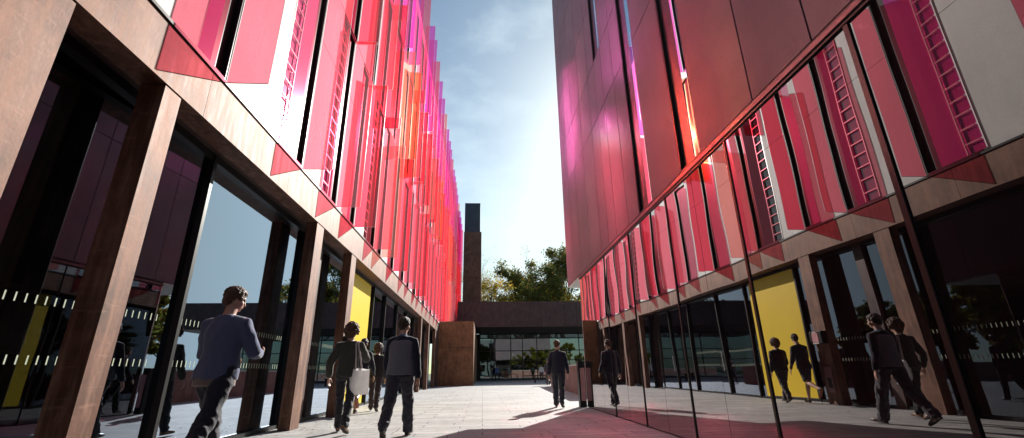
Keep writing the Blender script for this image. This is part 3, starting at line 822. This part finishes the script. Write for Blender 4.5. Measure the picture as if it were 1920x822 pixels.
    for s_ in (-1, 1):
        S, e, wri, d, d2 = A[s_]
        if short_sleeve:
            W.tube([T(s_*.06*k,-.01,.462*k), S, S.lerp(e,.4), S.lerp(e,.75)], [.066*k,.068*k,.064*k,.062*k], 14)
        else:
            W.tube([T(s_*.06*k,-.01,.462*k), S, S.lerp(e,.4), e, e.lerp(wri,.35), e.lerp(wri,.82), wri - d2*.012*k],
                   [.066*k,.068*k*sw,.062*k*sw,.056*k*sw,.053*k*sw,.043*k*sw,.038*k], 14)
    def sw_disp(co, h): return h*(1.0 if co.z < pel.z+.12 else .75)
    finish(W, 'sweater' if not short_sleeve else 'shirt', cloth_mat('top_cloth', top, .9, .012, 8), root, voxel, smooth=4, wr=.010, wsc=7.5, seed=H*7+rz, stretchz=.8, disp=sw_disp)
    if vest:
        U = MB(); t2 = [(-.05,.206,.168,0),(0,.206,.166,0)] + [(q[0], q[1]+.014, q[2]+.018, q[3]) for q in tt[3:8]] + [(.462,.142,.100,-.014)]
        U.tube([T(0, q[3], q[0]*k) for q in t2], [(q[1]*k*wide*(.97 if q[0] > .35 else 1), q[2]*k) for q in t2], 24, ref=rf)
        finish(U, 'vest', cloth_mat('vest_cloth', vest, .9, .010, 8), root, voxel, smooth=4, wr=.005, wsc=6, seed=3)
    if under:
        U = MB(); U.tube([T(0,0,-.125*k), T(0,0,-.03*k)], [(.180*k*wide,.143*k),(.180*k*wide,.143*k)], 24, ref=rf)
        finish(U, 'shirt_hem', cloth_mat('shirt_cloth', under, .9, .010, 10), root, voxel, smooth=2, wr=.004, wsc=9, seed=5)
    if collar:
        U = MB(); U.tube([T(0,-.012,.50*k), T(0,-.006,.545*k)], [(.072*k,.070*k),(.064*k,.064*k)], 18, ref=rf)
        finish(U, 'collar', cloth_mat('collar_cloth', collar), root, .006, smooth=2)
    # ---- shoes
    for s_ in (-1, 1):
        h, kn, an, heel, toe, F, D = J[s_]
        Z = MB(); up = -D
        Z.tube([heel + up*.03*k - F*.005, heel + F*.04*k + up*.038*k, heel + F*.11*k + up*.034*k, heel + F*.18*k + up*.026*k, heel + F*.245*k + up*.020*k],
               [(.030*k,.032*k),(.036*k,.042*k),(.042*k,.036*k),(.045*k,.028*k),(.034*k,.018*k)], 12, ref=rf)
        Z.tube([an - F*.005*k + D*.0, an + D*.06*k], [(.044*k,.048*k),(.042*k,.052*k)], 12, ref=rf)
        so_ = finish(Z, 'shoe', simple('shoe_leather', shoe, .35), root, .008, smooth=2)
        Y = MB(); c = heel + F*.118*k - up*.004
        Y.tube([heel - F*.012*k + up*.006, heel + F*.09*k + up*.006, heel + F*.18*k + up*.006, heel + F*.25*k + up*.008], [(.030*k,.010*k),(.036*k,.010*k),(.046*k,.010*k),(.030*k,.009*k)], 12, ref=rf)
        finish(Y, 'sole', simple('rubber_sole', (.30,.10,.05) if shorts else (.05,.04,.035), .7), so_, .006, smooth=1)
    # ---- hair
    Z = MB(); rr = random.Random(int(H*1000)+int(rz*100))
    if hair == 'short':
        Z.ball(Hd(0,-.016,.036), (.084*k,.100*k,.092*k), 20, 14, HR)
        Z.ball(Hd(0,-.052,-.010), (.068*k,.058*k,.070*k), 16, 10, HR)
        Z.ball(Hd(0,.045,.075), (.060*k,.050*k,.040*k), 14, 10, HR)
        for s_ in (-1, 1): Z.ball(Hd(s_*.064,-.012,.018), (.022*k,.040*k,.045*k), 10, 8, HR)
        for _ in range(150):
            a = rr.uniform(0, 6.28); t = rr.uniform(0, 1.75)
            dv = V((math.sin(t)*math.cos(a), math.sin(t)*math.sin(a), math.cos(t)))
            if dv.y > .55 and dv.z < .5: continue
            Z.ball(Hd(dv.x*.084, -.016+dv.y*.100, .036+dv.z*.092), rr.uniform(.008, .016)*k, 6, 5)
        finish(Z, 'hair', M[haircol], root, .0065, smooth=1, wr=.004, wsc=45, seed=2)
    else:
        big = 1.22 if hair == 'curly' else 1.12
        Z.ball(Hd(0,-.020,.030), (.088*k*big,.100*k*big,.092*k*big), 18, 12, HR)
        Z.ball(Hd(0,-.055,-.045), (.080*k*big,.062*k,.085*k), 14, 10, HR)
        for _ in range(330):
            a = rr.uniform(0, 6.28); t = rr.uniform(0, 2.15)
            dv = V((math.sin(t)*math.cos(a), math.sin(t)*math.sin(a), math.cos(t)))
            if dv.y > .45 and dv.z < .45: continue
            q = big*rr.uniform(.97, 1.13)
            Z.ball(Hd(dv.x*.090*q, -.020+dv.y*.102*q, .028+dv.z*.098*q), rr.uniform(.010, .021)*k, 6, 5)
        finish(Z, 'hair', M[haircol], root, .0065, smooth=1, wr=.006, wsc=50, seed=4)
    return root, T, A, k

man1 = person((-2.52,4.62,0), R(-8), 'man in a blue grey sweater with short dark hair walking nearest the left glass', H=1.80, lean=3,
    legs=((24,10,5),(-20,14,-28)), arms=((20,14,62,22),(24,14,68,30)), head=(-38,-10), top=(.10,.115,.20), bot=(.018,.018,.030),
    under=(.20,.15,.13), haircol='hair_brown', hair='short', sleeve_w=1.08, wide=1.03, trouser_w=1.05, voxel=.010, shoe=(.02,.02,.02))
wom = person((-2.27,8.05,0), R(4), 'person with bushy curly hair in a dark olive sweater with a white tote bag', H=1.76, lean=2,
    legs=((14,4,2),(-12,20,-22)), arms=((-8,22,30,8),(38,18,112,30)), head=(-14,-6), hair='curly', haircol='hair_brown',
    top=(.050,.048,.038), bot=(.022,.020,.026), shoe=(.22,.11,.06), sleeve_w=1.12, trouser_w=.92, voxel=.011, wide=1.02)
man2 = person((-1.27,7.38,0), R(-3), 'man in a grey vest over a navy sweater walking beside the curly haired person', H=1.83, lean=1,
    legs=((-20,22,-30),(22,8,4)), arms=((10,10,14,4),(-10,12,22,2)), head=(-22,-2), hair='short', haircol='hair_dark',
    top=(.012,.013,.028), vest=(.14,.13,.155), bot=(.040,.036,.050), shoe=(.03,.018,.014), collar=(.16,.22,.36), trouser_w=1.14, voxel=.011, wide=1.06)
farman = person((2.02,12.5,0), R(-14), 'man in a dark hooded top walking alone beside the mirror glass corner', H=1.76, lean=3,
    legs=((16,6,0),(-18,14,-20)), arms=((-10,12,18,2),(8,12,26,4)), head=(-30,-6), hair='short', haircol='hair_brown',
    top=(.018,.018,.034), bot=(.022,.024,.036), shoe=(.12,.09,.07), collar=(.016,.016,.03), trouser_w=1.05, voxel=.012, wide=1.03)
girl = person((-2.76,12.4,0), R(6), 'curly haired person in black walking past the yellow panel', H=1.70, lean=4,
    legs=((20,6,0),(-18,16,-24)), arms=((14,14,40,10),(-8,12,24,4)), head=(-10,-8), hair='curly', haircol='hair_brown',
    top=(.022,.018,.02), bot=(.05,.03,.035), shoe=(.02,.02,.02), voxel=.013)
runner = person((-3.0,11.75,0), R(2), 'bare legged man in dark shorts leaning in beside the yellow panel', H=1.82, lean=9,
    legs=((18,8,2),(-24,46,-62)), arms=((24,16,60,20),(-6,18,30,4)), head=(22,-14), hair='short', haircol='hair_dark', shorts=True,
    top=(.020,.020,.028), bot=(.025,.025,.03), shoe=(.03,.03,.035), voxel=.012)
for (x, y, rz, lb, tp, bt) in ((4.55,32.4,170,'dark clothed person resting behind the far end of the low wall',(.03,.03,.05),(.03,.03,.03)),
        (1.55,50.5,20,'small distant person in a blue top near the lobby glass',(.05,.09,.20),(.03,.03,.04)),
        (6.6,52.5,175,'distant person in a white top standing in front of the lobby glass',(.75,.75,.75),(.05,.05,.06))):
    person((x,y,0), R(rz), lb, top=tp, bot=bt, voxel=.02)

# canvas tote hanging from the curly haired person's right shoulder
root_, T_, A_, k_ = wom
TB = empty('tote_bag', (-2.27,8.05,0), 'white canvas tote bag with long handles on the right shoulder of the curly haired person', 'bag', rz=R(4))
shp = A_[1][0]
cx_, cy_b, zt_ = shp.x+.03, shp.y-.10, .985
b = MB(); vs_ = []; n = 14; rows = 12
for side in (-1, 1):
    for j in range(rows+1):
        t = j/rows; z = zt_ - .40*t
        for i in range(n+1):
            u = i/n*2-1
            puff = (.012 + .045*math.sin(math.pi*min(1, t*.85+.05)))*(1-abs(u)**2.2)
            wv = .006*math.sin(u*7+t*5)*(1-t*.4) + .005*noise.noise(Vector((u*2.5, t*3, side)))
            vs_.append((cx_ + u*(.17-.01*t) + .02*t, cy_b + side*(puff+.004) + wv, z + .012*math.cos(u*2.6)*(1-t)))
fs_ = []
W_ = n+1; half = W_*(rows+1)
for sd_ in (0, 1):
    for j in range(rows):
        for i in range(n):
            a = sd_*half + j*W_ + i; q = (a, a+1, a+W_+1, a+W_); fs_.append(q if sd_ == 0 else tuple(reversed(q)))
for i in range(n): a = rows*W_+i; fs_.append((a, a+1, half+a+1, half+a))
for j in range(rows):
    for i in (0, n): a = j*W_+i; fs_.append((a, a+W_, half+a+W_, half+a))
b.add(vs_, fs_)
def canvas_mat():
    m, nt, out = newmat('thin_canvas')
    d = N(nt, 'ShaderNodeBsdfDiffuse'); t = N(nt, 'ShaderNodeBsdfTranslucent')
    c = ramp(nt, nz(nt, pos(nt), 9, 4), [(.3,(.74,.71,.70)),(.7,(.84,.81,.80))])
    nt.links.new(c, d.inputs[0]); nt.links.new(c, t.inputs[0])
    mx = N(nt, 'ShaderNodeMixShader'); mx.inputs[0].default_value = .4
    nt.links.new(bumpn(nt, nz(nt, pos(nt), 14, 3), .02), d.inputs['Normal'])
    nt.links.new(d.outputs[0], mx.inputs[1]); nt.links.new(t.outputs[0], mx.inputs[2]); nt.links.new(mx.outputs[0], out.inputs[0]); return m
b.build('pouch', canvas_mat(), TB, smooth=True)
for sd_ in (-1, 1):
    b = MB(); top_ = Vector((shp.x-.045, shp.y+.0, shp.z+.072))
    p0 = Vector((cx_-.055, cy_b+sd_*.014, zt_-.03)); p3 = Vector((cx_+.045, cy_b+sd_*.014+.01, zt_-.03))
    pts = [p0, p0.lerp(top_ + Vector((-.0,-.105,-.03)), .5) , top_ + Vector((-.012,-.100,-.03)), top_ + Vector((0,-.03,.008)), top_ + Vector((.005,.06,-.0)), top_+Vector((.02,.10,-.09))]
    b.tube(pts, [(.013,.003)]*len(pts), 8, ref=(1,0,0)); b.build('handle', cloth_mat('canvas_strap', (.50,.42,.40)), TB, smooth=True)
    b = MB(); pts = [p3, p3.lerp(top_ + Vector((.03,-.105,-.03)), .6), top_ + Vector((.022,-.100,-.03)), top_ + Vector((.028,-.03,.006)), top_ + Vector((.03,.06,-.0))]
    b.tube(pts, [(.013,.003)]*len(pts), 8, ref=(1,0,0)); b.build('handle', cloth_mat('canvas_strap', (.50,.42,.40)), TB, smooth=True)
#PE#
# ================================================================== CAMERA, LIGHT
cam = bpy.data.cameras.new('camera'); co = bpy.data.objects.new('camera', cam); COL.objects.link(co)
f, cx, cy = 831.5, 960, 411
def cd(px, py): return Vector((px-cx, -(py-cy), -f)).normalized()
yv = cd(905, 699); zv = cd(923, -1997); xv = yv.cross(zv).normalized(); zv = xv.cross(yv)
co.matrix_world = Matrix(((xv.x,xv.y,xv.z,0),(yv.x,yv.y,yv.z,0),(zv.x,zv.y,zv.z,.9),(0,0,0,1)))
cam.sensor_width = 36; cam.lens = f/1920*36; cam.clip_end = 3000; cam.clip_start = .05
scene.camera = co

AZ, EL = R(26.5), R(27.5)
sd = Vector((math.sin(AZ)*math.cos(EL), math.cos(AZ)*math.cos(EL), math.sin(EL)))
sl = bpy.data.lights.new('sun', 'SUN'); sl.energy = 5.0; sl.angle = R(.5); sl.color = (1, .955, .88)
so = bpy.data.objects.new('sun', sl); COL.objects.link(so); so.location = (10, 20, 30)
so.rotation_euler = (-sd).to_track_quat('-Z', 'Y').to_euler()

w = bpy.data.worlds.new('World'); scene.world = w; w.use_nodes = True
nt = w.node_tree; nt.nodes.clear()
out = nt.nodes.new('ShaderNodeOutputWorld'); bg = nt.nodes.new('ShaderNodeBackground')
sky = nt.nodes.new('ShaderNodeTexSky'); sky.sky_type = 'NISHITA'; sky.sun_disc = False
sky.sun_elevation = EL; sky.sun_rotation = AZ; sky.dust_density = 1.0; sky.air_density = 1.0; sky.ozone_density = 1.2
tc = nt.nodes.new('ShaderNodeTexCoord')
mp = nt.nodes.new('ShaderNodeMapping'); mp.inputs['Scale'].default_value = (1, 1, 2.2)
nt.links.new(tc.outputs['Generated'], mp.inputs['Vector'])
n = nt.nodes.new('ShaderNodeTexNoise'); n.inputs['Scale'].default_value = 2.4; n.inputs['Detail'].default_value = 9; n.inputs['Roughness'].default_value = .58
nt.links.new(mp.outputs[0], n.inputs['Vector'])
cr = nt.nodes.new('ShaderNodeValToRGB'); cr.color_ramp.elements[0].position = .50; cr.color_ramp.elements[0].color = (0,0,0,1)
cr.color_ramp.elements[1].position = .78; cr.color_ramp.elements[1].color = (.5,.5,.5,1)
nt.links.new(n.outputs['Fac'], cr.inputs['Fac'])
mx = nt.nodes.new('ShaderNodeMix'); mx.data_type = 'RGBA'
nt.links.new(cr.outputs[0], mx.inputs[0]); nt.links.new(sky.outputs[0], mx.inputs[6]); mx.inputs[7].default_value = (10, 10.3, 10.8, 1)
cap = nt.nodes.new('ShaderNodeMix'); cap.data_type = 'RGBA'; cap.blend_type = 'DARKEN'; cap.inputs[0].default_value = 1
nt.links.new(mx.outputs[2], cap.inputs[6]); cap.inputs[7].default_value = (8.2, 8.5, 8.8, 1)
wb = nt.nodes.new('ShaderNodeMix'); wb.data_type = 'RGBA'; wb.blend_type = 'MULTIPLY'; wb.inputs[0].default_value = 1
nt.links.new(cap.outputs[2], wb.inputs[6]); wb.inputs[7].default_value = (.90, 1.03, 1.0, 1)
nt.links.new(wb.outputs[2], bg.inputs['Color']); bg.inputs['Strength'].default_value = .070
nt.links.new(bg.outputs[0], out.inputs[0])

vs = scene.view_settings; vs.view_transform = 'Standard'; vs.look = 'None'; vs.gamma = 1; vs.use_curve_mapping = False
vs.exposure = .9
scene.render.engine = 'CYCLES'
cy_ = scene.cycles
cy_.max_bounces = 10; cy_.diffuse_bounces = 3; cy_.glossy_bounces = 6; cy_.transmission_bounces = 4; cy_.transparent_max_bounces = 96
cy_.caustics_reflective = True; cy_.caustics_refractive = False; cy_.blur_glossy = 0
cy_.sample_clamp_indirect = 0
cy_.use_denoising = True; cy_.use_adaptive_sampling = False
cy_.use_guiding = True; cy_.guiding_training_samples = 128; cy_.guiding_distribution_type = 'DIRECTIONAL_QUAD_TREE'
try: cy_.denoiser = 'OPENIMAGEDENOISE'
except Exception: pass
